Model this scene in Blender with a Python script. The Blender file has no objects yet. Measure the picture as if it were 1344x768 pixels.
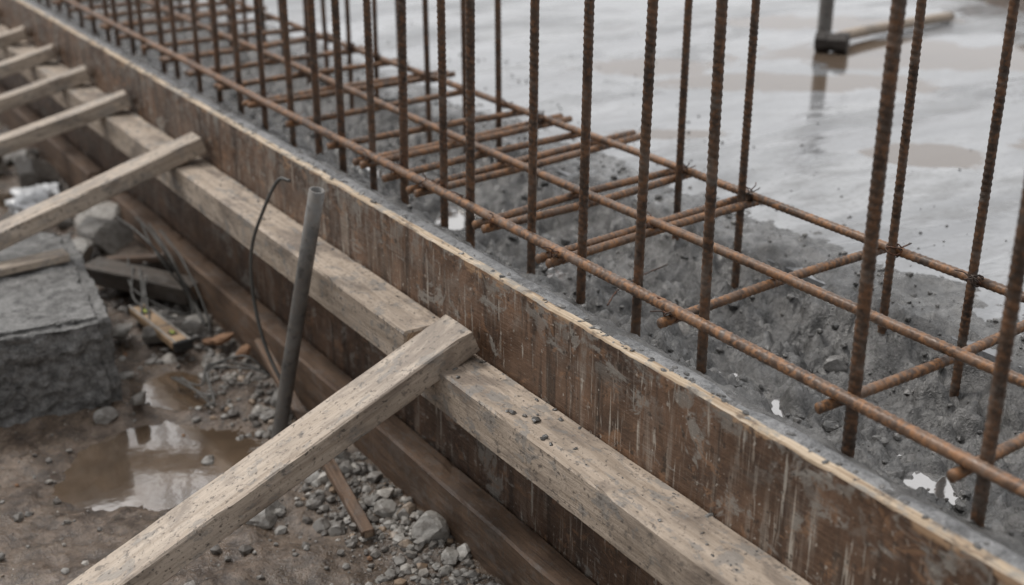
import bpy, math, random
import numpy as np
from mathutils import Vector, Matrix, noise, Euler
random.seed(7); np.random.seed(7)
S=bpy.context.scene
COL=S.collection
R=math.radians

# ------------------------------------------------------------ helpers
def empty(name,loc=(0,0,0)):
    o=bpy.data.objects.new(name,None); o.location=loc; o.empty_display_size=.1; COL.objects.link(o); return o
def mesh_obj(name,verts,faces,mat=None,smooth=False,parent=None,mats=None,midx=None):
    me=bpy.data.meshes.new(name)
    me.from_pydata([tuple(v) for v in verts],[],[tuple(f) for f in faces])
    if mats:
        for m in mats: me.materials.append(m)
        if midx is not None: me.polygons.foreach_set('material_index',midx)
    elif mat: me.materials.append(mat)
    if smooth: me.polygons.foreach_set('use_smooth',[True]*len(me.polygons))
    me.update()
    o=bpy.data.objects.new(name,me); COL.objects.link(o)
    if parent: o.parent=parent
    return o

class NT:
    def __init__(s,name):
        s.m=bpy.data.materials.new(name); s.m.use_nodes=True
        s.t=s.m.node_tree; s.t.nodes.clear()
        s.out=s.n('ShaderNodeOutputMaterial'); s.b=s.n('ShaderNodeBsdfPrincipled')
        s.l(s.b.outputs[0],s.out.inputs[0])
        s.tc=s.n('ShaderNodeTexCoord')
    def n(s,t): return s.t.nodes.new(t)
    def l(s,a,b): s.t.links.new(a,b)
    def set(s,inp,v):
        if isinstance(v,bpy.types.NodeSocket): s.l(v,inp)
        else:
            if isinstance(v,(tuple,list)) and len(v)==3 and inp.type=='RGBA': v=(*v,1)
            inp.default_value=v
    def coord(s,scale=(1,1,1),rnd=False,loc=(0,0,0)):
        mp=s.n('ShaderNodeMapping'); mp.inputs['Scale'].default_value=scale; mp.inputs['Location'].default_value=loc
        src=s.tc.outputs['Object']
        if rnd:
            oi=s.n('ShaderNodeObjectInfo'); vm=s.n('ShaderNodeVectorMath'); vm.operation='MULTIPLY_ADD'
            s.l(oi.outputs['Random'],vm.inputs[0]); vm.inputs[1].default_value=(37,23,51)
            s.l(src,vm.inputs[2]); src=vm.outputs[0]
        s.l(src,mp.inputs[0]); return mp.outputs[0]
    def noise(s,vec,scale,detail=5,rough=.6,dist=0):
        n=s.n('ShaderNodeTexNoise'); s.l(vec,n.inputs['Vector']); n.inputs['Scale'].default_value=scale
        n.inputs['Detail'].default_value=min(detail,5); n.inputs['Roughness'].default_value=rough; n.inputs['Distortion'].default_value=dist
        return n.outputs['Fac']
    def ramp(s,f,stops):
        r=s.n('ShaderNodeValToRGB'); e=r.color_ramp.elements
        while len(e)<len(stops): e.new(.5)
        for i,(p,c) in enumerate(stops):
            e[i].position=p
            if not isinstance(c,(tuple,list)): c=(c,c,c)
            e[i].color=(*c,1)
        s.l(f,r.inputs[0]); return r.outputs[0]
    def mr(s,f,a,b,c=0.,d=1.):
        r=s.n('ShaderNodeMapRange'); s.l(f,r.inputs[0])
        for i,v in enumerate((a,b,c,d)): r.inputs[i+1].default_value=v
        return r.outputs[0]
    def mix(s,f,a,b,mode='MIX'):
        m=s.n('ShaderNodeMix'); m.data_type='RGBA'; m.blend_type=mode
        s.set(m.inputs[0],f); s.set(m.inputs[6],a); s.set(m.inputs[7],b); return m.outputs[2]
    def math(s,op,a,b=0.):
        m=s.n('ShaderNodeMath'); m.operation=op; s.set(m.inputs[0],a); s.set(m.inputs[1],b); return m.outputs[0]
    def sep(s,vec):
        m=s.n('ShaderNodeSeparateXYZ'); s.l(vec,m.inputs[0]); return m.outputs
    def bump(s,h,strength=.3,dist=.01,prev=None):
        b=s.n('ShaderNodeBump'); b.inputs['Strength'].default_value=strength; b.inputs['Distance'].default_value=dist
        s.l(h,b.inputs['Height'])
        if prev: s.l(prev,b.inputs['Normal'])
        return b.outputs[0]
    def fin(s,color,rough,normal=None,**kw):
        s.set(s.b.inputs['Base Color'],color); s.set(s.b.inputs['Roughness'],rough)
        if normal: s.l(normal,s.b.inputs['Normal'])
        for k,v in kw.items(): s.set(s.b.inputs[k.replace('_',' ')],v)
        return s.m

# ------------------------------------------------------------ materials
def m_timber(name,lo,hi,stain=(.16,.128,.104),stain_amt=.6,speck=.8,rough=.75,patch=.6,gr=.3):
    t=NT(name)
    g=t.noise(t.coord((1.3,22,22),True),3.0,5,.68,.8)
    col=t.ramp(g,[(.34,lo),(.5,tuple(a*.4+b*.6 for a,b in zip(lo,hi))),(.66,hi)])
    g2=t.noise(t.coord((3,95,95),True),3.0,4,.65)
    col=t.mix(t.mr(g2,.52,.68,0,gr),col,tuple(c*.55 for c in lo))
    big=t.noise(t.coord((3.,7,7),True),1.8,5,.70,.5)
    col=t.mix(t.mr(big,.5,.62,0,stain_amt),col,stain)
    big2=t.noise(t.coord((6,9,9),True,(3,1,7)),2.6,5,.72,.4)
    col=t.mix(t.mr(big2,.545,.585,0,patch),col,(.215,.21,.20))
    big3=t.noise(t.coord((1.1,3,3),True,(5,9,3)),2.0,4,.65,.3)
    col=t.mix(t.mr(big3,.52,.64,0,.35),col,tuple(c*.45 for c in lo))
    sp=t.noise(t.coord((38,45,45),True),2.6,4,.62)
    col=t.mix(t.mr(sp,.60,.65,0,speck),col,(.08,.067,.056))
    sp3=t.noise(t.coord((80,80,80),True,(1,7,2)),2.2,3,.6)
    col=t.mix(t.mr(sp3,.60,.68,0,.5),col,tuple(c*.45 for c in lo))
    sp2=t.noise(t.coord((14,16,16),True,(9,1,2)),3.1,5,.68)
    col=t.mix(t.mr(sp2,.59,.64,0,.65),col,(.115,.10,.086))
    h=t.math('ADD',t.math('MULTIPLY',g,.6),t.math('MULTIPLY',g2,.6))
    n=t.bump(h,.5,.004,t.bump(big2,.4,.005))
    return t.fin(col,t.mr(big,.4,.65,rough,rough-.2),n)
M_PALE=m_timber('weathered_softwood',(.36,.29,.225),(.56,.475,.39),patch=.5)
M_WALER=m_timber('waler_softwood',(.31,.245,.185),(.52,.43,.345),stain_amt=.75,patch=.65)
M_OLD=m_timber('wet_old_timber',(.085,.050,.031),(.19,.12,.076),stain=(.05,.033,.023),patch=.2)
M_DARK=m_timber('soaked_dark_timber',(.05,.04,.032),(.12,.098,.08),stain=(.03,.025,.02),patch=.2)

def m_endgrain():
    t=NT('timber_end_grain')
    c=t.coord((1,1,1),True)
    w=t.n('ShaderNodeTexWave'); w.wave_type='RINGS'; w.rings_direction='X'; t.l(t.coord((1,1,1)),w.inputs[0])
    w.inputs['Scale'].default_value=55; w.inputs['Distortion'].default_value=1.5
    col=t.ramp(w.outputs['Fac'],[(0,(.27,.19,.13)),(1,(.43,.33,.235))])
    col=t.mix(t.mr(t.noise(c,60,5),.45,.62,0,.7),col,(.17,.13,.10))
    return t.fin(col,.85,t.bump(t.noise(c,120,3),.5,.003))
M_END=m_endgrain()

def m_ply():
    t=NT('film_faced_plywood')
    c=t.coord()
    xyz=t.sep(c)
    base=t.ramp(t.noise(t.coord((1,2.2,1.8)),2.6,5,.7,.4),[(.36,(.048,.026,.016)),(.5,(.098,.055,.033)),(.64,(.185,.11,.07))])
    g=t.noise(t.coord((1,3,60)),3.,5,.65)
    base=t.mix(t.mr(g,.5,.68,0,.4),base,(.20,.125,.082))
    d=t.noise(t.coord((1,17,1.5)),2.2,5,.68,.35)
    dm=t.noise(t.coord((1,1.4,2.4)),1.7,4,.6)
    dr=t.math('MULTIPLY',t.mr(d,.52,.64),t.mr(dm,.44,.58))
    base=t.mix(t.math('MULTIPLY',dr,.6),base,(.34,.29,.24))
    d2=t.noise(t.coord((1,60,4.0),loc=(2,5,1)),2.,4,.6,.4)
    base=t.mix(t.math('MULTIPLY',t.mr(d2,.61,.66),.7),base,(.48,.44,.38))
    d3=t.noise(t.coord((1,12,.9),loc=(7,2,1)),2.,5,.68,.3)
    base=t.mix(t.mr(d3,.51,.62,0,.8),base,(.028,.016,.010))
    mp=t.n('ShaderNodeMapping'); mp.inputs['Rotation'].default_value=(R(25),0,0); mp.inputs['Scale'].default_value=(1,70,5)
    t.l(t.tc.outputs['Object'],mp.inputs[0])
    s1=t.noise(mp.outputs[0],2.,3,.6,.2)
    base=t.mix(t.mr(s1,.65,.68,0,.55),base,(.38,.32,.26))
    b=t.noise(t.coord((1,5,7)),1.8,5,.75,.6)
    base=t.mix(t.mr(b,.565,.61,0,.75),base,(.27,.25,.22))
    bt=t.noise(t.coord((1,9,9),loc=(2,2,2)),2.4,5,.74,.5)
    base=t.mix(t.math('MULTIPLY',t.mr(bt,.50,.58),t.mr(xyz[2],.47,.56,0,.7)),base,(.25,.235,.21))
    b2=t.noise(t.coord((1,8,12),loc=(1,3,9)),2.2,5,.7,.8)
    base=t.mix(t.mr(b2,.57,.63,0,.6),base,(.27,.15,.082))
    sp=t.noise(c,95,3,.55)
    base=t.mix(t.mr(sp,.66,.70,0,.8),base,(.42,.38,.33))
    sp2=t.noise(t.coord((1,1,1),loc=(3,3,3)),60,4,.6)
    base=t.mix(t.mr(sp2,.61,.66,0,.75),base,(.03,.02,.014))
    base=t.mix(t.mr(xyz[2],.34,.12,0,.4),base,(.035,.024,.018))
    e=t.math('ADD',xyz[2],t.mr(t.noise(t.coord((1,6,10)),1.6,5,.72),.38,.66,-.055,.022))
    em=t.mr(e,.551,.562)
    base=t.mix(t.math('MULTIPLY',em,.85),base,t.ramp(g,[(.4,(.26,.145,.075)),(.6,(.46,.31,.19))]))
    n=t.bump(t.math('ADD',g,t.math('MULTIPLY',b,1.5)),.45,.004)
    return t.fin(base,t.mr(b,.4,.62,.30,.7),n)
M_PLY=m_ply()
def m_plyedge():
    t=NT('plywood_raw_edge')
    g=t.noise(t.coord((60,2.5,1)),3,5,.65)
    col=t.ramp(g,[(.36,(.28,.195,.125)),(.5,(.47,.37,.26)),(.65,(.60,.50,.39))])
    b=t.noise(t.coord((8,4,1)),2.6,5,.72)
    col=t.mix(t.mr(b,.52,.59,0,.8),col,(.26,.245,.22))
    col=t.mix(t.mr(t.noise(t.coord((8,5,1),loc=(4,4,0)),4,5,.7),.55,.63,0,.75),col,(.09,.068,.052))
    return t.fin(col,.75,t.bump(b,.5,.005))
M_PLYEDGE=m_plyedge()

def m_rust(name,dark,mid,hot,hotamt):
    t=NT(name); c=t.coord()
    a=t.noise(c,9,5,.68); b=t.noise(c,75,5,.68)
    col=t.ramp(a,[(.38,dark),(.6,mid)])
    col=t.mix(t.mr(b,.47,.60,0,hotamt),col,hot)
    col=t.mix(t.mr(t.noise(c,26,5,.65),.54,.64,0,.45),col,(.16,.14,.122))
    col=t.mix(t.mr(t.noise(c,40,4,.65),.45,.36,0,.6),col,tuple(x*.4 for x in dark))
    return t.fin(col,t.mr(b,.3,.7,.28,.60),t.bump(b,.5,.0018),Metallic=.1)
M_RB=m_rust('rusted_rebar_steel',(.050,.034,.025),(.105,.067,.045),(.22,.105,.048),.6)
M_RBH=m_rust('orange_rusted_steel',(.078,.048,.031),(.175,.102,.060),(.35,.17,.073),.75)
M_WIRE=m_rust('tie_wire_steel',(.03,.02,.015),(.08,.045,.03),(.24,.085,.033),.5)
M_PIPE=m_rust('grey_steel_pipe',(.095,.092,.088),(.165,.158,.148),(.17,.135,.105),.35)

def m_slab():
    t=NT('wet_concrete_slab'); c=t.coord()
    mp=t.n('ShaderNodeMapping'); mp.inputs['Rotation'].default_value=(0,0,R(33)); mp.inputs['Scale'].default_value=(.9,2.4,1)
    t.l(t.tc.outputs['Object'],mp.inputs[0]); cs=mp.outputs[0]
    a=t.noise(cs,1.3,5,.65,.6); b=t.noise(cs,6,5,.68,.3); f=t.noise(c,60,5,.7)
    col=t.ramp(a,[(.36,(.155,.158,.163)),(.5,(.245,.25,.257)),(.64,(.345,.35,.356))])
    col=t.mix(t.mr(b,.48,.6,0,.55),col,(.135,.133,.13))
    col=t.mix(t.mr(f,.52,.66,0,.5),col,(.09,.086,.08))
    x,y,_=t.sep(c)
    wob=t.math('MULTIPLY',t.math('SUBTRACT',t.noise(c,3.4,5,.65,.3),.5),2.8)
    def ell(cx,cy,ru,rv):
        dx=t.math('SUBTRACT',x,cx); dy=t.math('SUBTRACT',y,cy)
        u=t.math('ADD',t.math('MULTIPLY',dx,.838/ru),t.math('MULTIPLY',dy,-.546/ru))
        v=t.math('ADD',t.math('MULTIPLY',dx,.546/rv),t.math('MULTIPLY',dy,.838/rv))
        d=t.math('SQRT',t.math('ADD',t.math('MULTIPLY',u,u),t.math('MULTIPLY',v,v)))
        return t.mr(t.math('ADD',d,wob),1.12,.92)
    m=None
    for e in [(2.70,3.34,.24,.17),(2.66,2.06,.15,.11),(3.78,2.87,.6,.28),(2.98,2.9,.5,.14),(3.9,3.6,.5,.15),(3.1,1.9,.18,.07),(2.25,2.6,.2,.06)]:
        q=ell(*e); m=q if m is None else t.math('MAXIMUM',m,q)
    film=t.mr(t.noise(mp.outputs[0],.9,5,.64,.6),.46,.52)
    col=t.mix(t.math('MULTIPLY',film,.35),col,(.22,.225,.23))
    col=t.mix(t.math('MULTIPLY',m,.92),col,(.110,.077,.051))
    wet=t.math('MAXIMUM',m,film)
    rough=t.mr(wet,0,1,.34,.035)
    bs=t.math('MULTIPLY',t.math('ADD',t.math('MULTIPLY',b,1.0),t.math('MULTIPLY',f,.35)),t.mr(wet,0,1,1.,.05))
    n=t.bump(bs,.5,.006)
    return t.fin(col,rough,n,IOR=1.68)
M_SLAB=m_slab()

def m_mud(name,d,m,l,wetlo=.18,wethi=.65,sc=1.,tan=None,ior=1.5,bs=.8,speckle=.5):
    t=NT(name); c=t.coord()
    a=t.noise(c,3.2*sc,5,.65,.3); b=t.noise(c,26*sc,5,.72); f=t.noise(c,150*sc,4,.72)
    col=t.ramp(a,[(.36,d),(.5,m),(.64,l)])
    if tan: col=t.mix(t.mr(t.noise(c,1.5,5,.6),.45,.6,0,.6),col,tan)
    col=t.mix(t.mr(b,.5,.64,0,.55),col,tuple(x*1.4 for x in l))
    col=t.mix(t.mr(b,.5,.38,0,.7),col,tuple(x*.5 for x in d))
    col=t.mix(t.mr(f,.54,.66,0,speckle),col,tuple(x*1.7 for x in l))  # fine granular speckle in the base colour, paler flecks then darker ones
    col=t.mix(t.mr(f,.46,.36,0,.6*min(1,speckle*2)),col,tuple(x*.4 for x in d))
    n=t.bump(f,.9*bs,.005,t.bump(b,bs,.014))
    w=t.noise(c,5*sc,4,.6,.4)
    return t.fin(col,t.mr(w,.44,.56,wetlo,wethi),n,IOR=ior)
M_MUD=m_mud('wet_concrete_slurry',(.055,.053,.050),(.092,.089,.084),(.14,.136,.13),.06,.30,1.1,ior=1.65,bs=.6,speckle=.28)
M_SOIL=m_mud('wet_muddy_soil',(.055,.038,.027),(.105,.074,.052),(.165,.124,.093),.12,.45,1.,(.13,.103,.08),ior=1.55,bs=.65,speckle=.3)
M_SOILD=m_mud('dark_soil',(.045,.032,.024),(.08,.057,.042),(.12,.09,.07),.4,.8)
M_BLOCK=m_mud('rough_cast_concrete',(.11,.108,.103),(.175,.171,.164),(.25,.245,.236),.5,.85,1.6)
M_RIM=m_mud('fresh_concrete_rim',(.15,.152,.154),(.205,.207,.21),(.27,.27,.27),.25,.5,1.6,bs=.5,speckle=.4)

def m_rock():
    t=NT('rubble_stone')
    g=t.n('ShaderNodeNewGeometry'); c=t.coord()
    col=t.ramp(g.outputs['Random Per Island'],[(0,(.10,.09,.08)),(.4,(.19,.178,.162)),(.8,(.34,.325,.30)),(.95,(.42,.39,.35)),(.98,(.28,.20,.135))])
    b=t.noise(c,45,5,.7)
    col=t.mix(t.mr(b,.48,.6,0,.6),col,(.105,.088,.073))
    return t.fin(col,t.mr(b,.3,.7,.3,.75),t.bump(b,.6,.006))
M_ROCK=m_rock()
def m_crumb():
    t=NT('concrete_crumbs'); g=t.n('ShaderNodeNewGeometry'); c=t.coord()
    col=t.ramp(g.outputs['Random Per Island'],[(0,(.045,.043,.04)),(.6,(.09,.087,.082)),(1,(.18,.173,.163))])
    b=t.noise(c,80,5,.7)
    col=t.mix(t.mr(b,.5,.64,0,.4),col,(.19,.183,.172))
    return t.fin(col,t.mr(b,.3,.7,.12,.4),t.bump(b,.6,.004),IOR=1.6)
M_CRUMB=m_crumb()
def m_water(name,col,mixf=.32,r=.05,bp=.06):
    t=NT(name); c=t.coord()
    n=t.bump(t.noise(c,16,4,.55),bp,.006)
    t.fin(t.mix(t.mr(t.noise(c,5,5,.6),.4,.6),col,tuple(x*.6 for x in col)),.05,n,IOR=1.33)
    gl=t.n('ShaderNodeBsdfGlossy'); gl.inputs['Roughness'].default_value=r; gl.inputs['Color'].default_value=(1,.97,.94,1)
    t.l(n,gl.inputs['Normal'])
    ms=t.n('ShaderNodeMixShader'); ms.inputs[0].default_value=mixf
    t.l(t.b.outputs[0],ms.inputs[1]); t.l(gl.outputs[0],ms.inputs[2]); t.l(ms.outputs[0],t.out.inputs[0])
    return t.m
M_WATER=m_water('muddy_puddle_water',(.15,.105,.07),.32,.09,.12)
M_WATER2=m_water('grey_slurry_water',(.12,.118,.114),.45)
def m_plain(name,col,rough,metal=0.,nscale=30,amt=.4):
    t=NT(name); c=t.coord(); b=t.noise(c,nscale,5,.65)
    cc=t.mix(t.mr(b,.45,.62,0,amt),col,tuple(x*.35 for x in col))
    return t.fin(cc,rough,t.bump(b,.2,.002),Metallic=metal)
M_BAG=m_plain('white_plastic_film',(.55,.56,.57),.35,0,6,.25)
M_BLACK=m_plain('black_rubber',(.02,.02,.02),.5)
M_LEVEL=m_plain('worn_ochre_wood',(.45,.31,.19),.6,0,40,.5)
M_ALU=m_plain('worn_aluminium',(.45,.42,.38),.4,.3,40,.4)
M_VIAL=m_plain('vial_yellow_green',(.45,.5,.12),.15,0,40,.1)
M_STEELD=m_plain('forged_dark_steel',(.05,.043,.038),.5,.3,30,.4)
M_CABLE=m_plain('grey_cable_sheath',(.08,.077,.07),.5,0,20,.4)
M_BRICK=m_plain('broken_orange_brick',(.29,.165,.095),.85,0,30,.6)

# ------------------------------------------------------------ geometry makers
def beam_local(L,w,h,bev=.003,step=.03,rough=.0008,seed=0):
    hw,hh=w/2,h/2
    prof=[(-hw,-hh+bev),(-hw,hh-bev),(-hw+bev,hh),(0,hh),(hw-bev,hh),(hw,hh-bev),(hw,-hh+bev),(hw-bev,-hh),(0,-hh),(-hw+bev,-hh)]
    n=max(2,int(L/step)); V=[];F=[];MI=[]
    xs=[0,bev*.8]+[L*i/n for i in range(1,n)]+[L-bev*.8,L]
    for i,x in enumerate(xs):
        sc=1 if 0<i<len(xs)-1 else 1-bev*1.2/min(hw,hh)
        for j,(a,b) in enumerate(prof):
            q=Vector((x*9+seed*3.1,j*1.7,seed)); r1=noise.noise(q)*rough; r2=noise.noise(q+Vector((5,5,5)))*rough
            ch=max(0,noise.noise(Vector((x*22+seed,j*3.3,seed*1.7)))-.38)*rough*9
            V.append((x,(a+r1)*sc*(1-ch/hw),(b+r2)*sc*(1-ch/hh)))
    P=len(prof)
    for i in range(len(xs)-1):
        for j in range(P):
            k=(j+1)%P; F.append((i*P+j,i*P+k,(i+1)*P+k,(i+1)*P+j)); MI.append(0)
    F.append(tuple(range(P))); MI.append(1)
    o=(len(xs)-1)*P; F.append(tuple(o+j for j in reversed(range(P)))); MI.append(1)
    F=[tuple(reversed(f)) for f in F]
    return V,F,MI
_sd=[0]
def beam(name,p0,p1,w,h,mat,parent=None,roll=0,up=(0,0,1),endmat=None,**k):
    _sd[0]+=1
    p0=Vector(p0);p1=Vector(p1); d=p1-p0; L=d.length; x=d.normalized()
    u=Vector(up); y=u.cross(x).normalized(); z=x.cross(y)
    M=Matrix((x,y,z)).transposed().to_4x4(); M=Matrix.Translation(p0)@M@Matrix.Rotation(roll,4,'X')
    V,F,MI=beam_local(L,w,h,seed=_sd[0],**k)
    o=mesh_obj(name,V,F,mats=[mat,endmat or M_END],midx=MI,parent=parent); o.matrix_world=M
    return o

def tube_data(path,r,sides=8,ds=None,pitch=0,rib=0,caps=True,ph=0.):
    P=[Vector(p) for p in path]
    if ds:
        Q=[P[0].copy()]
        for a,b in zip(P[:-1],P[1:]):
            L=(b-a).length; n=max(1,int(round(L/ds)))
            for i in range(1,n+1): Q.append(a.lerp(b,i/n))
        P=Q
    n=len(P); V=[];F=[]
    T=[(P[min(i+1,n-1)]-P[max(i-1,0)]).normalized() for i in range(n)]
    up=Vector((0,0,1)) if abs(T[0].z)<.9 else Vector((1,0,0))
    N=(up-T[0]*up.dot(T[0])).normalized(); s=0
    for i in range(n):
        if i: s+=(P[i]-P[i-1]).length
        N=(N-T[i]*N.dot(T[i])).normalized(); B=T[i].cross(N)
        for j in range(sides):
            a=2*math.pi*j/sides+ph; rr=r
            if pitch:
                tri=abs(((a/math.pi)%2)-1)
                c=math.cos(2*math.pi*(s/pitch+tri*.9))
                wear=.75+.5*noise.noise(Vector((s*14,ph*3,r*900)))
                rr+=rib*max(-.25,c)*wear
                if min(abs(math.sin(a)),1)<.2: rr+=rib*.5
            V.append(P[i]+N*(math.cos(a)*rr)+B*(math.sin(a)*rr))
    for i in range(n-1):
        for j in range(sides):
            k=(j+1)%sides; F.append((i*sides+j,i*sides+k,(i+1)*sides+k,(i+1)*sides+j))
    if caps:
        F.append(tuple(reversed(range(sides)))); F.append(tuple((n-1)*sides+j for j in range(sides)))
    return V,F
def join(parts):
    V=[];F=[]
    for v,f in parts:
        o=len(V); V.extend(v); F.extend([tuple(i+o for i in q) for q in f])
    return V,F
def spline(pts,n=10):
    P=[Vector(p) for p in pts]; P=[P[0]*2-P[1]]+P+[P[-1]*2-P[-2]]; out=[]
    for i in range(1,len(P)-2):
        a,b,c,d=P[i-1:i+3]
        for k in range(n):
            t=k/n; out.append(.5*((2*b)+(c-a)*t+(2*a-5*b+4*c-d)*t*t+(3*b-a-3*c+d)*t**3))
    out.append(P[-2]); return out

import bmesh
def ico(sub):
    b=bmesh.new(); bmesh.ops.create_icosphere(b,subdivisions=sub,radius=1)
    v=np.array([x.co[:] for x in b.verts]); f=[tuple(q.index for q in x.verts) for x in b.faces]; b.free(); return v,f
ICO={i:ico(i) for i in (1,2,3,4)}
def rock_data(c,size,sub=2,cuts=7,rs=None,depth=.72,jit=.08):
    rs=rs or np.random
    v,f=ICO[sub]; v=v.copy()
    for _ in range(cuts):
        n=rs.normal(size=3); n/=np.linalg.norm(n); d=rs.uniform(depth-.18,depth+.12)
        k=v@n-d; m=k>0; v[m]-=np.outer(k[m],n)
    v+=rs.normal(size=v.shape)*jit*(.5 if sub>2 else .6)
    s=np.array(size); v=v*s
    e=Euler((rs.uniform(-.4,.4),rs.uniform(-.4,.4),rs.uniform(0,6.28))).to_matrix()
    v=v@np.array(e).T+np.array(c)
    return v,f
def rocks(name,lst,mat,parent=None,smooth=False):
    V=[];F=[];o=0
    for v,f in lst:
        V.append(v); F.extend([(a+o,b+o,c+o) for a,b,c in f]); o+=len(v)
    return mesh_obj(name,np.concatenate(V).tolist(),F,mat,smooth,parent)
def grid(name,xs,ys,zf,mat,smooth=True,parent=None):
    nx=len(xs); V=[(x,y,zf(x,y)) for y in ys for x in xs]; F=[]
    for j in range(len(ys)-1):
        for i in range(nx-1):
            a=j*nx+i; F.append((a,a+1,a+nx+1,a+nx))
    return mesh_obj(name,V,F,mat,smooth,parent)
def rng(a,b,s): 
    n=max(1,int(round((b-a)/s))); return [a+(b-a)*i/n for i in range(n)]
def fbm(x,y,z=0,o=5,H=.8): return noise.fractal(Vector((x,y,z)),H,2.1,o)
def sstep(a,b,x):
    t=max(0,min(1,(x-a)/(b-a))); return t*t*(3-2*t)

# ------------------------------------------------------------ ground (left, low side)
def gauss(x,y,cx,cy,rx,ry): return math.exp(-(((x-cx)/rx)**2+((y-cy)/ry)**2))
def flat4(x,y,cx,cy,rx,ry): return math.exp(-((((x-cx)/rx)**2+((y-cy)/ry)**2)**2))
def ground_z(x,y):
    fade=1 if (-2.2<x<1.3 and .5<y<8) else .3
    wx=x+.07*noise.noise(Vector((x*5,y*5,3)))+.02*noise.noise(Vector((x*18,y*18,3))); wy=y+.08*noise.noise(Vector((x*5,y*5,9)))+.02*noise.noise(Vector((x*18,y*18,9)))
    p=max(flat4(wx,wy,.65,2.40,.28,.26),flat4(wx,wy,.79,2.74,.10,.17))
    z=(.022*fbm(x*2.3,y*2.3,1,4)+.010*fbm(x*11,y*11,4,4)*fade)*(1-.7*p)+.0030*fbm(x*45,y*45,8,3)*fade
    z-=.033*p+.03*gauss(x,y,.9,4.4,.2,.3)
    z+=.016*gauss(x,y,.42,1.95,.3,.2)
    z+=.03*gauss(x,y,1.0,1.9,.12,.5)+.05*gauss(x,y,.95,3.7,.2,.35)
    if x>1.05: z=min(z,.0)-.02*sstep(1.05,1.3,x)
    return z
xs=[-120,-60,-30,-15,-8,-5,-3.5]+rng(-2.5,-.6,.06)+rng(-.6,1.12,.010)+[1.12,1.4,3,6,12,25,50,120]
ys=[-120,-60,-25,-10,-4,-2]+rng(-1,1.2,.08)+rng(1.2,3.6,.010)+rng(3.6,6.5,.03)+rng(6.5,14,.1)+[14,18,25,50,120]
grid('ground',xs,ys,ground_z,M_SOIL)
mesh_obj('puddle_water',[(.28,2.02,-.021),(.98,2.02,-.021),(.98,3.0,-.021),(.28,3.0,-.021)],[(0,1,2,3)],M_WATER)
mesh_obj('puddle_water',[(.6,3.9,-.026),(1.0,3.9,-.026),(1.0,5.2,-.026),(.6,5.2,-.026)],[(0,1,2,3)],M_WATER)

# ------------------------------------------------------------ slab
V=[(1.76,-3,.45),(14,-3,.45),(14,30,.45),(1.76,30,.45)]
V+=[(x,y,-.05) for x,y,_ in V]
mesh_obj('concrete_slab',V,[(0,1,2,3),(4,0,3,7),(5,4,0,1)[::-1],(6,5,1,2),(7,6,2,3)],M_SLAB)

# ------------------------------------------------------------ mud / concrete inside the forms
PROF=[(1.094,.537),(1.16,.534),(1.20,.517),(1.27,.462),(1.36,.405),(1.5,.385),(1.62,.392),(1.69,.425),(1.74,.458),(1.80,.466),(1.88,.460),(1.98,.445),(2.10,.42)]
def prof(x):
    for (a,za),(b,zb) in zip(PROF[:-1],PROF[1:]):
        if x<=b:
            t=(x-a)/(b-a); return za+(zb-za)*t
    return PROF[-1][1]
POOLS=[(1.42,2.08,.05,.08),(1.475,2.51,.06,.09),(1.40,1.50,.055,.05),(1.385,1.33,.06,.06),(1.45,3.0,.07,.1),(1.42,1.02,.05,.06),(1.5,1.72,.035,.05)]
def mud_z(x,y):
    w=sstep(1.15,1.28,x)*(1-.72*sstep(1.70,1.80,x))
    x2=x+.05*fbm(x*3,y*4,3,4)*sstep(1.15,1.28,x)
    z=prof(max(1.094,x2))
    z+=w*(.034*fbm(x*6,y*6,2,4)+.042*abs(fbm(x*14,y*14,6,4))+.011*fbm(x*50,y*50,1,3)-.017)
    z+=(1-w)*(.0025*fbm(x*20,y*14,5,3))
    if 1.2<x<1.75:
        for q in POOLS:
            if abs(y-q[1])<.3: z-=.060*gauss(x,y,*q)
    if x<1.2: z+=.006*max(0,fbm(x*30,y*12,9,3))
    return z
xs=rng(1.094,2.04,.0085)+[2.04,2.12]
ys=rng(-1.2,.3,.04)+rng(.3,3.4,.0085)+rng(3.4,6,.025)+rng(6,14,.08)+[14]
grid('wet_concrete_pour',xs,ys,mud_z,M_MUD)
grid('concrete_rim',[1.0935,1.105,1.12,1.135,1.148,1.160,1.168,1.176],rng(-1.2,14,.02)+[14],
     lambda x,y:(.5425 if x<1.155 else .5425-(x-1.155)*1.1)+.0035*fbm(x*30,y*16,3,4)-(.016*max(0,fbm(x*2,y*7,8,3)) if x>1.13 else 0),M_RIM)
mesh_obj('slurry_water',[(1.2,-1,.362),(1.74,-1,.362),(1.74,8,.362),(1.2,8,.362)],[(0,1,2,3)],M_WATER2)

L=[]
rs=np.random.RandomState(3)
for i in range(2600):
    y=.45+rs.rand()**1.4*4.5; x=rs.uniform(1.19,1.9); s=.0018+.008*rs.rand()**3.5
    z=mud_z(x,y)
    if z<.362: continue
    L.append(rock_data((x,y,z+s*.3),(s*1.1,s,s*.8),1,3,rs))
for i in range(70):
    y=.5+rs.rand()*3.5; x=rs.uniform(1.22,1.75); s=.010+.016*rs.rand()**2
    L.append(rock_data((x,y,mud_z(x,y)),(s*1.2,s,s*.7),2,6,rs))
rocks('concrete_clods',L,M_CRUMB)
L=[]
for i in range(480):
    y=.6+rs.rand()*4; x=1.86+abs(rs.normal())*.4; s=.0013+.0045*rs.rand()**3
    L.append(rock_data((x,y,max(.45,mud_z(x,y) if x<2.1 else 0)+s*.3),(s,s,s*.7),1,3,rs))
rocks('slab_grit',L,M_CRUMB)

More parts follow.
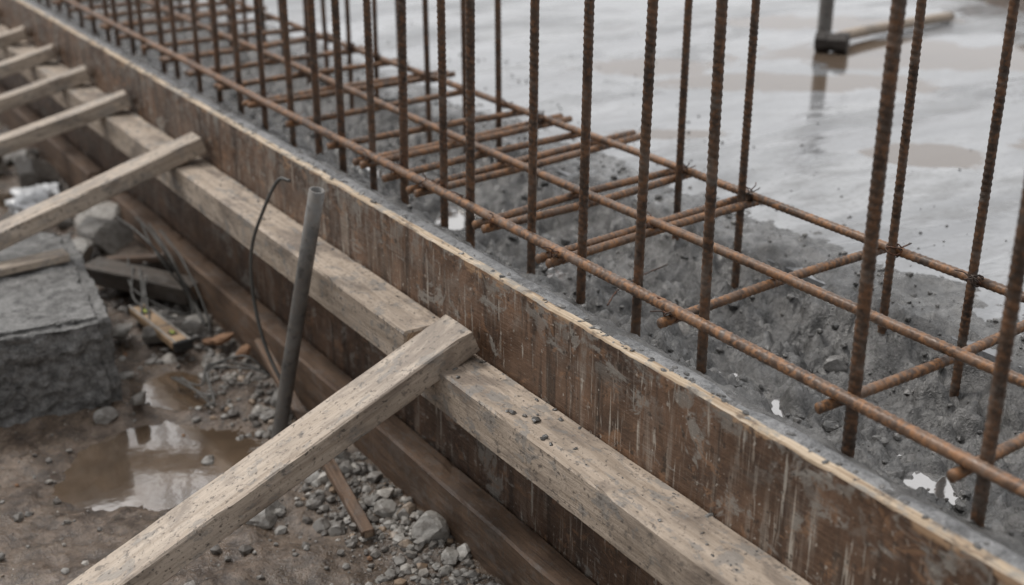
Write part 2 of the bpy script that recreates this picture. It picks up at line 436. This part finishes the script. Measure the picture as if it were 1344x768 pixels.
# ------------------------------------------------------------ formwork
FW=empty('timber_formwork',(1.083,2,0))
def fw(o):
    o.parent=FW; o.matrix_parent_inverse=Matrix.Translation((-1.083,-2,0)); return o
TOP=.57
edges=[-1.3,.62,2.62,5.05,7.5,9.95,12.4,14]
for i,(a,b) in enumerate(zip(edges[:-1],edges[1:])):
    ys=rng(a+.0015,b-.0015,.012)+[b-.0015]; V=[];F=[];MI=[]
    dz=random.uniform(-.003,.003); dx=random.uniform(-.0015,.0015)
    for y in ys:
        e=.0022*noise.noise(Vector((y*14,i,2)))+.0018*noise.noise(Vector((y*60,i,5)))
        chip=-.018*max(0,noise.noise(Vector((y*9,i,12)))-.30)-.010*max(0,noise.noise(Vector((y*40,i,22)))-.25)
        x0=1.073+dx; x1=1.092+dx; zt=TOP+dz+e
        V+=[(x0,y,.0),(x0,y,zt-.035),(x0+max(0,-chip)*.5,y,zt-.003+chip),(x0+.003,y,zt+chip*.6),(x1-.003,y,zt),(x1,y,zt-.003),(x1,y,.0)]
    for k in range(len(ys)-1):
        for j in range(6):
            F.append((k*7+j,k*7+j+1,(k+1)*7+j+1,(k+1)*7+j)); MI.append(1 if j in(2,3,4) else 0)
    F.append(tuple(range(7))); MI.append(1); o_=(len(ys)-1)*7; F.append(tuple(o_+j for j in range(7))[::-1]); MI.append(1)
    F=[tuple(reversed(f)) for f in F]
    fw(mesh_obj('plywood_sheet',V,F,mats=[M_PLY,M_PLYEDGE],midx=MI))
fw(beam('waler',(1.0225,-1.2,.357),(1.0225,1.86,.357),.096,.082,M_WALER,bev=.004,rough=.0016))
fw(beam('waler',(1.0235,1.868,.383),(1.0235,5.0,.383),.094,.080,M_WALER,bev=.004,rough=.0016))
fw(beam('waler',(1.0225,5.01,.38),(1.0225,13.9,.38),.096,.08,M_WALER,bev=.004,step=.08))
fw(beam('sole_timber',(1.040,-1.2,.06),(1.040,4.2,.06),.060,.125,M_OLD,bev=.005,rough=.002))
fw(beam('sole_timber',(1.038,4.22,.062),(1.038,13.8,.062),.062,.125,M_OLD,bev=.005,step=.08))
L=[]
for i in range(240):
    y=.7+rs.rand()*3.4; s=.0008+.0035*rs.rand()**3
    zt=.398 if y<1.86 else .423
    L.append(rock_data((1.066-.08*rs.rand()**1.6,y,zt+s*.15),(s*rs.uniform(1,2),s,s*.4),2,4,rs))
for i in range(300):
    y=.7+rs.rand()*3.6; s=.0012+.005*rs.rand()**2.5
    L.append(rock_data((rs.uniform(1.077,1.10),y,.5705+s*.1),(s,s*rs.uniform(1,2),s*.45),1,3,rs))
for i in range(11):
    y=rs.normal(1.53,.09); s=.0025+.007*rs.rand()**1.5
    L.append(rock_data((rs.uniform(.99,1.062),y,.399),(s*rs.uniform(1,1.6),s,s*.6),2,6,rs,.6))
fw(rocks('mortar_lumps',L,M_CRUMB))

# ------------------------------------------------------------ braces
def brace(top,foot,w=.082,h=.045,**k):
    return beam('timber_brace',foot,top,w,h,M_PALE,bev=.003,rough=.0016,**k)
brace((1.052,1.778,.440),(.0,1.762,.000),w=.092,h=.050)
brace((1.06,3.17,.475),(.36,3.185,.255),w=.078)
brace((1.06,3.81,.465),(-.55,4.10,.0),w=.07)
brace((1.06,4.25,.465),(-.50,4.62,.0),w=.07)
brace((1.06,4.68,.465),(-.45,5.10,.0),w=.07)
brace((1.06,5.12,.465),(-.45,5.55,.0),w=.07)
brace((1.06,5.65,.465),(-.45,6.05,.0),w=.07)
brace((1.06,6.3,.465),(-.45,6.6,.0),w=.07)
brace((1.06,7.0,.465),(-.45,7.3,.0),w=.07)
# ------------------------------------------------------------ rebar cage
CG=empty('rebar_cage',(1.45,2,.5))
def cg(o):
    o.parent=CG; o.matrix_parent_inverse=Matrix.Translation((-1.45,-2,-.5)); return o
ZB=1.37-.775
rowA=[.58,.796,1.012,1.322,1.492,1.652,1.808,2.03,2.13,2.31,2.46]
y=2.62
while y<13: rowA.append(y); y+=random.uniform(.14,.19)
rowB=[1.0,1.19,1.363,1.746,1.945,2.49,2.66]
y=2.84
while y<13: rowB.append(y); y+=random.uniform(.16,.21)
parts=[]
for row,xc,zb in ((rowA,1.222,.44),(rowB,1.695,.30)):
    for y in row:
        near=y<3.3
        lean=random.uniform(-.014,.014); lx=random.uniform(-.012,.014)
        x=xc+random.uniform(-.006,.006); r=random.choice([.0082,.0088,.0094])
        if xc>1.5: r=.0080
        top=1.62+random.uniform(-.06,.08)
        bow=random.uniform(-.004,.004)
        pts=[(x,y,zb),(x+lx*.5+bow,y+lean*.5,(zb+top)/2),(x+lx,y+lean,top)]
        pts=spline(pts,6)
        if near: parts.append(tube_data(pts,r,10,.0028,.0115,.0011,ph=random.random()*6))
        else: parts.append(tube_data(pts,r,7,.03))
V,F=join(parts); cg(mesh_obj('vertical_bars',V,F,M_RB,True))
parts=[]
for xc,zz,r in ((1.198,ZB,.0095),(1.440,ZB+.002,.0088),(1.716,ZB,.0085)):
    pts=[]; y=-1.
    while y<=13:
        pts.append((xc+.006*noise.noise(Vector((y*.9,xc*9,0))),y,zz+.008*noise.noise(Vector((y*1.1,xc*5,7))))); y+=.5
    near=spline([p for p in pts if p[1]<=4.01],6); far=[p for p in pts if p[1]>=3.99]
    parts.append(tube_data(near,r,10,.0033,.0130,.0010,ph=.3)); parts.append(tube_data(far,r,7,.2))
V,F=join(parts); cg(mesh_obj('longitudinal_bars',V,F,M_RBH,True))
parts=[]
cross=[(.60,.6,0,0),(.812,.84,0,0),(1.03,1.06,0,0),(1.372,1.412,0,0),(1.685,1.745,1,0),(1.905,1.968,1,0),(2.17,2.27,1,.10),(2.30,2.37,0,.02),(2.42,2.5,1,.05)]
y=2.60
while y<12.5: cross.append((y,y+random.uniform(.02,.09),random.random()<.5,random.uniform(0,.08))); y+=random.uniform(.18,.25)
for a,b,dbl,ext in cross:
    zc=ZB-.0175
    x0=1.178-random.uniform(0,.012); x1=1.735+random.uniform(0,.03)+ext
    near=a<3.2
    def leg(ya,yb,z,r=.0082):
        pts=spline([(x0,ya,z),((x0+x1)/2,(ya+yb)/2+random.uniform(-.008,.008),z+random.uniform(-.005,.005)),(x1,yb,z)],6)
        parts.append(tube_data(pts,r,10 if near else 6,.0032 if near else .06,.0115 if near else 0,.0010,ph=random.random()*6))
    leg(a,b,zc)
    if dbl: leg(a+.034,b+.040,zc-.002)
V,F=join(parts); cg(mesh_obj('cross_links',V,F,M_RBH,True))
parts=[]
def tie(c,tail=True):
    c=Vector(c)
    for k in range(3):
        e=Euler((random.uniform(-.5,.5)+(1.57 if k==1 else .6),random.uniform(-.5,.5),random.uniform(0,3.1))).to_matrix()
        rr=random.uniform(.011,.015)
        pts=[c+e@Vector((math.cos(q)*rr,math.sin(q)*rr*1.05,random.uniform(-.001,.001))) for q in np.linspace(0,6.28,18)]
        parts.append(tube_data(pts,.0012,5))
    if tail:
        for k in range(2):
            d=Vector((random.uniform(-1,1),random.uniform(-1,1),random.uniform(.1,1))).normalized()
            pts=spline([c+d*.012,c+d*.024+Vector((.004,0,0)),c+d*.036+Vector((.002,.006,-.004))],5)
            parts.append(tube_data(pts,.0012,5))
for yv in rowA:
    if yv<4 and random.random()<.55: tie((1.210,yv,ZB))
for yv in rowB:
    if yv<4: tie((1.706,yv,ZB)); tie((1.704,yv,ZB+.004),False)
for a,b,d,e_ in cross:
    if a<3.6:
        if random.random()<.85: tie((1.198,a,ZB-.006))
        if random.random()<.6: tie((1.44,(a+b)/2,ZB-.006))
parts.append(tube_data(spline([(1.26,1.62,.50),(1.30,1.64,.515),(1.40,1.70,.50),(1.50,1.74,.49)],8),.0016,5))
V,F=join(parts); cg(mesh_obj('tie_wire',V,F,M_WIRE,True))

# ------------------------------------------------------------ pipe and loose bits left
def pipe(name,p0,p1,ro,ri,mat):
    p0=Vector(p0);p1=Vector(p1);d=(p1-p0).normalized()
    Va,Fa=tube_data([p0,p0.lerp(p1,.3),p0.lerp(p1,.7),p1],ro,24,caps=False); Vb,Fb=tube_data([p1-d*.08,p1],ri,24,caps=False)
    n=len(Va); V=Va+Vb; F=Fa+[tuple(reversed([i+n for i in f])) for f in Fb]
    a=n-24; b=n+24
    for j in range(24):
        k=(j+1)%24; F.append((a+j,a+k,b+k,b+j))
    return mesh_obj(name,V,F,mat,True)
pipe('steel_pipe',(.885,2.335,-.03),(.968,2.205,.612),.0165,.0125,M_PIPE)
mesh_obj('bent_wire_rod',*tube_data(spline([(1.0,2.42,.57),(.985,2.45,.565),(.955,2.47,.50),(.93,2.50,.40),(.925,2.50,.28),(.93,2.45,.16),(.95,2.36,.06),(.96,2.30,.01)],10),.0042,8),M_CABLE,True)
beam('timber_batten',(.974,2.62,.115),(.877,1.855,.022),.026,.020,M_OLD,rough=.001)
SL=empty('spirit_level',(.856,3.02,.03))
a=Vector((.835,3.17,.038)); b=Vector((.862,2.86,.038))
def sl(o): o.parent=SL; o.matrix_parent_inverse=Matrix.Translation((-.856,-3.02,-.03)); return o
sl(beam('body',a,b,.048,.022,M_LEVEL,bev=.002))
sl(beam('rail',a.lerp(b,.01)+Vector((-.019,0,.0125)),a.lerp(b,.99)+Vector((-.019,0,.0125)),.006,.004,M_ALU,bev=.001))
sl(beam('rail',a.lerp(b,.01)+Vector((.019,0,.0125)),a.lerp(b,.99)+Vector((.019,0,.0125)),.006,.004,M_ALU,bev=.001))
for f in (.0,.96): sl(beam('end_cap',a.lerp(b,f-.005),a.lerp(b,f+.045),.052,.027,M_BLACK,bev=.003,endmat=M_BLACK))
for f in (.22,.78):
    sl(beam('vial_window',a.lerp(b,f-.04)+Vector((0,0,.008)),a.lerp(b,f+.04)+Vector((0,0,.008)),.020,.012,M_BLACK,bev=.001,endmat=M_BLACK))
    sl(mesh_obj('vial',*tube_data([a.lerp(b,f-.03)+Vector((0,0,.013)),a.lerp(b,f+.03)+Vector((0,0,.013))],.005,10),M_VIAL,True))

def rough_block(name,x0,y0,x1,y1,z0,z1,rot,mat):
    bm=bmesh.new(); bmesh.ops.create_cube(bm,size=1)
    bmesh.ops.bevel(bm,geom=bm.edges[:],offset=.03,segments=2,affect='EDGES')
    bmesh.ops.scale(bm,vec=(x1-x0,y1-y0,z1-z0),verts=bm.verts)
    bmesh.ops.triangulate(bm,faces=bm.faces[:])
    for _ in range(7):
        es=[e for e in bm.edges if e.calc_length()>.014]
        if not es: break
        bmesh.ops.subdivide_edges(bm,edges=es,cuts=1); bmesh.ops.triangulate(bm,faces=bm.faces[:])
    bm.normal_update()
    for v in bm.verts:
        p=v.co
        d=.010*fbm(p.x*9,p.y*9,p.z*9,4)+.009*fbm(p.x*35,p.y*35,p.z*35,3)-.012*max(0,fbm(p.x*22,p.y*22,p.z*22,2)-.35)
        if v.normal.z>.8: d*=.45
        v.co=p+v.normal*d
    me=bpy.data.meshes.new(name); bm.to_mesh(me); bm.free(); me.materials.append(mat)
    me.polygons.foreach_set('use_smooth',[True]*len(me.polygons))
    o=bpy.data.objects.new(name,me); COL.objects.link(o)
    c=Matrix.Rotation(rot,3,'Z')@Vector(((x0-x1)/2,(y1-y0)/2,0))
    o.location=Vector((x1,y0,(z0+z1)/2))+c; o.rotation_euler=(0,0,rot); return o
rough_block('concrete_block',-.35,2.70,.65,3.40,-.04,.225,R(-7),M_BLOCK)
beam('timber_offcut',(.665,3.125,.245),(.20,3.09,.242),.055,.022,M_PALE)
beam('timber_offcut',(.79,3.44,.075),(1.0,3.15,.055),.085,.05,M_DARK)
beam('timber_offcut',(.35,4.1,.05),(.80,4.02,.06),.06,.035,M_DARK)
beam('timber_offcut',(.55,3.85,.06),(.78,3.98,.10),.05,.03,M_PALE)
beam('timber_offcut',(.3,5.0,.05),(.85,4.85,.06),.08,.04,M_DARK)
beam('timber_offcut',(.86,3.52,.06),(.98,3.32,.11),.035,.02,M_OLD)

rs=np.random.RandomState(11)
L=[rock_data((.915,3.70,.07),(.13,.10,.085),3,11,rs,.6,.02),rock_data((.985,3.42,.05),(.075,.09,.05),3,10,rs,.6,.02),
   rock_data((.78,3.62,.05),(.10,.08,.065),3,10,rs,.6,.02),rock_data((.97,3.95,.05),(.09,.1,.07),3,10,rs,.6,.02),
   rock_data((.72,3.95,.05),(.11,.09,.06),3,10,rs,.6,.02),rock_data((.9,4.6,.05),(.1,.1,.07),3,10,rs,.6,.02),
   rock_data((.729,2.03,.016),(.070,.046,.034),3,11,rs,.58,.02),rock_data((.965,1.785,.038),(.050,.043,.040),3,11,rs,.58,.02),
   rock_data((.945,1.92,.025),(.028,.025,.022),2,7,rs),rock_data((.96,2.44,.04),(.045,.038,.034),3,10,rs,.58,.02),
   rock_data((.68,2.67,.018),(.05,.035,.024),3,11,rs,.58,.02),rock_data((.93,2.97,.03),(.038,.033,.028),3,10,rs,.6,.02),
   rock_data((.76,3.08,.02),(.04,.05,.03),3,10,rs,.6,.02),rock_data((.74,3.25,.02),(.05,.045,.04),3,10,rs,.6,.02),
   rock_data((.90,3.28,.03),(.045,.035,.03),3,10,rs,.6,.02),rock_data((.60,2.66,.0),(.03,.03,.02),3,8,rs,.65,.03)]
for i in range(95):
    y=3.0+rs.rand()*3.; x=rs.uniform(.66,1.0) if y<3.5 else rs.uniform(.4,1.0); s=.014+.045*rs.rand()**2.2
    L.append(rock_data((x,y,ground_z(x,y)+s*.3),(s*1.2,s,s*.75),2,8,rs,.62))
rocks('rubble_stones',L,M_ROCK)
L=[rock_data((.965,2.86,.03),(.025,.04,.016),2,7,rs),rock_data((.985,2.76,.03),(.018,.026,.016),2,7,rs),rock_data((.94,2.90,.015),(.018,.018,.01),2,7,rs)]
for i in range(22):
    y=1.4+rs.rand()*3; x=rs.uniform(.3,1.0); s=.004+.006*rs.rand()
    L.append(rock_data((x,y,ground_z(x,y)+s*.3),(s,s,s),1,4,rs))
rocks('brick_fragments',L,M_BRICK)
L=[]
for i in range(5600):
    if rs.rand()<.45:
        x=1.0-abs(rs.normal())*.10; y=rs.uniform(1.1,3.4)
    elif rs.rand()<.3:
        x=rs.normal(.95,.05); y=rs.normal(1.9,.25)
    else: x=rs.uniform(-.1,1.0); y=rs.uniform(1.2,4.6)
    if x>1.005: continue
    s=.0016+.013*rs.rand()**4.5
    z=ground_z(x,y)
    if z<-.019: continue
    L.append(rock_data((x,y,z+s*.25),(s*1.15,s,s*.75),1,4,rs))
for i in range(170):
    x=1.0-abs(rs.normal())*.10; y=rs.uniform(1.5,3.2); s=.008+.016*rs.rand()**2
    if x>1.0: continue
    L.append(rock_data((x,y,ground_z(x,y)+s*.3),(s*1.15,s,s*.75),2,8,rs,.62))
rocks('gravel',L,M_ROCK)
parts=[]
for q in range(5):
    pts=[(1.0-.02*q,3.35+.05*q,.18),(.97-.02*q,3.2,.14+.02*q),(.98,3.02+.03*q,.05),(.93,2.9+.05*q,.03),(.84,2.98+.06*q,.03+.01*q),(.88,3.2+.05*q,.10)]
    pts=[(a+random.uniform(-.02,.02),b+random.uniform(-.03,.03),c) for a,b,c in pts]
    parts.append(tube_data(spline(pts,8),.003,6))
mesh_obj('loose_cable',*join(parts),M_CABLE,True)
parts=[]
for q in range(3):
    pts=[(.98,2.55,.05),(.93,2.62,.09-.02*q),(.87,2.70,.04),(.83,2.66-.04*q,.012),(.80,2.75,.008)]
    pts=[(a+random.uniform(-.015,.015),b+random.uniform(-.02,.02),c) for a,b,c in pts]
    parts.append(tube_data(spline(pts,8),.0028,6))
mesh_obj('loose_cable',*join(parts),M_CABLE,True)
v,f=ICO[4]; v=v.copy(); out=[]
for p in v:
    d=1+.45*fbm(p[0]*1.6,p[1]*1.6,p[2]*1.6,4)+.12*abs(fbm(p[0]*5,p[1]*5,p[2]*5,3))
    out.append((.84+p[0]*.08*d,4.25+p[1]*.12*d,max(-.01,.04+p[2]*.055*d)))
mesh_obj('crumpled_plastic_bag',out,f,M_BAG,False)

# ------------------------------------------------------------ slab far objects
pipe('steel_stake',(3.50,3.24,.44),(3.52,3.26,1.25),.027,.022,M_PIPE)
SH=empty('sledgehammer',(3.6,3.2,.47))
def sh(o): o.parent=SH; o.matrix_parent_inverse=Matrix.Translation((-3.6,-3.2,-.47)); return o
def head(c,ax,L,r):
    c=Vector(c); ax=Vector(ax).normalized()
    V,F=[],[]
    st=[(-.5,.78),(-.46,1),(-.18,1),(-.12,.86),(.12,.86),(.18,1),(.46,1),(.5,.78)]
    u=Vector((0,0,1)); w=ax.cross(u).normalized()
    for s,k in st:
        for j in range(8):
            a=math.pi/8+j*math.pi/4; V.append(c+ax*(s*L)+u*(math.cos(a)*r*k)+w*(math.sin(a)*r*k))
    for i in range(len(st)-1):
        for j in range(8): F.append((i*8+j,i*8+(j+1)%8,(i+1)*8+(j+1)%8,(i+1)*8+j))
    F.append(tuple(range(8))[::-1]); F.append(tuple(len(V)-8+j for j in range(8)))
    return V,F
sh(mesh_obj('head',*head((3.47,3.17,.488),(.55,-.83,0),.12,.040),M_STEELD))
V,F=tube_data(spline([(3.45,3.19,.49),(3.7,3.27,.482),(4.0,3.31,.478),(4.35,3.34,.474)],8),.021,12)
sh(mesh_obj('handle',V,F,M_WALER,True))
def bank(x,y):
    m=sstep(4.75,5.6,x+.15*fbm(x*2,y*1.3,4,3))*(1-sstep(3.5,4.4,y+.2*fbm(x,y,2,3)))*(1-sstep(8.5,9.5,x))
    return .44+m*(.35+.08*fbm(x*3,y*3,1,5)+.03*fbm(x*14,y*14,1,4))
grid('soil_bank',rng(4.5,10,.06)+[10],rng(-2.5,4.8,.06)+[4.8],bank,M_SOILD)

# ------------------------------------------------------------ camera
cam=bpy.data.cameras.new('camera'); co=bpy.data.objects.new('camera',cam); COL.objects.link(co); S.camera=co
psi=math.atan(1142/1753); th=math.atan(669/1620)
w=Vector((math.cos(th)*math.sin(psi),math.cos(th)*math.cos(psi),-math.sin(th)))
co.location=(0,0,1.37); co.rotation_euler=w.to_track_quat('-Z','Y').to_euler()
cam.sensor_width=36; cam.lens=1620/1344*36; cam.clip_end=500; cam.clip_start=.05
cam.dof.use_dof=True; cam.dof.focus_distance=2.0; cam.dof.aperture_fstop=2.8

# ------------------------------------------------------------ light: overcast, brighter toward +X+Y, duller low sky behind the viewer
W=bpy.data.worlds.new('World'); S.world=W; W.use_nodes=True
nt=W.node_tree; nt.nodes.clear()
out=nt.nodes.new('ShaderNodeOutputWorld'); bg=nt.nodes.new('ShaderNodeBackground')
sky=nt.nodes.new('ShaderNodeTexSky'); sky.sky_type='NISHITA'; sky.sun_disc=False
sky.sun_elevation=R(58); sky.sun_rotation=R(-25); sky.dust_density=4; sky.air_density=1.2
hs=nt.nodes.new('ShaderNodeHueSaturation'); hs.inputs['Saturation'].default_value=.2
nt.links.new(sky.outputs[0],hs.inputs['Color'])
mx=nt.nodes.new('ShaderNodeMix'); mx.data_type='RGBA'; mx.inputs[0].default_value=.78
nt.links.new(hs.outputs[0],mx.inputs[6]); mx.inputs[7].default_value=(7.3,7.35,7.5,1)
tc=nt.nodes.new('ShaderNodeTexCoord'); dp=nt.nodes.new('ShaderNodeVectorMath'); dp.operation='DOT_PRODUCT'
nt.links.new(tc.outputs['Generated'],dp.inputs[0]); dp.inputs[1].default_value=(.45,.55,.70)
mr=nt.nodes.new('ShaderNodeMapRange'); nt.links.new(dp.outputs['Value'],mr.inputs[0])
for i,v_ in enumerate((-.35,.65,.42,1.12)): mr.inputs[i+1].default_value=v_
m2=nt.nodes.new('ShaderNodeMix'); m2.data_type='RGBA'; m2.blend_type='MULTIPLY'; m2.inputs[0].default_value=1
nt.links.new(mx.outputs[2],m2.inputs[6]); nt.links.new(mr.outputs[0],m2.inputs[7])
nt.links.new(m2.outputs[2],bg.inputs[0]); bg.inputs[1].default_value=.145
nt.links.new(bg.outputs[0],out.inputs[0])
sun=bpy.data.lights.new('sun','SUN'); sun.energy=1.5; sun.angle=R(14); sun.color=(1,.955,.90)
so=bpy.data.objects.new('sun',sun); COL.objects.link(so)
el,az=R(58),R(-25)
d=Vector((math.sin(az)*math.cos(el),math.cos(az)*math.cos(el),math.sin(el)))
so.rotation_euler=d.to_track_quat('Z','Y').to_euler()
S.view_settings.view_transform='Standard'; S.view_settings.look='None'; S.view_settings.exposure=0
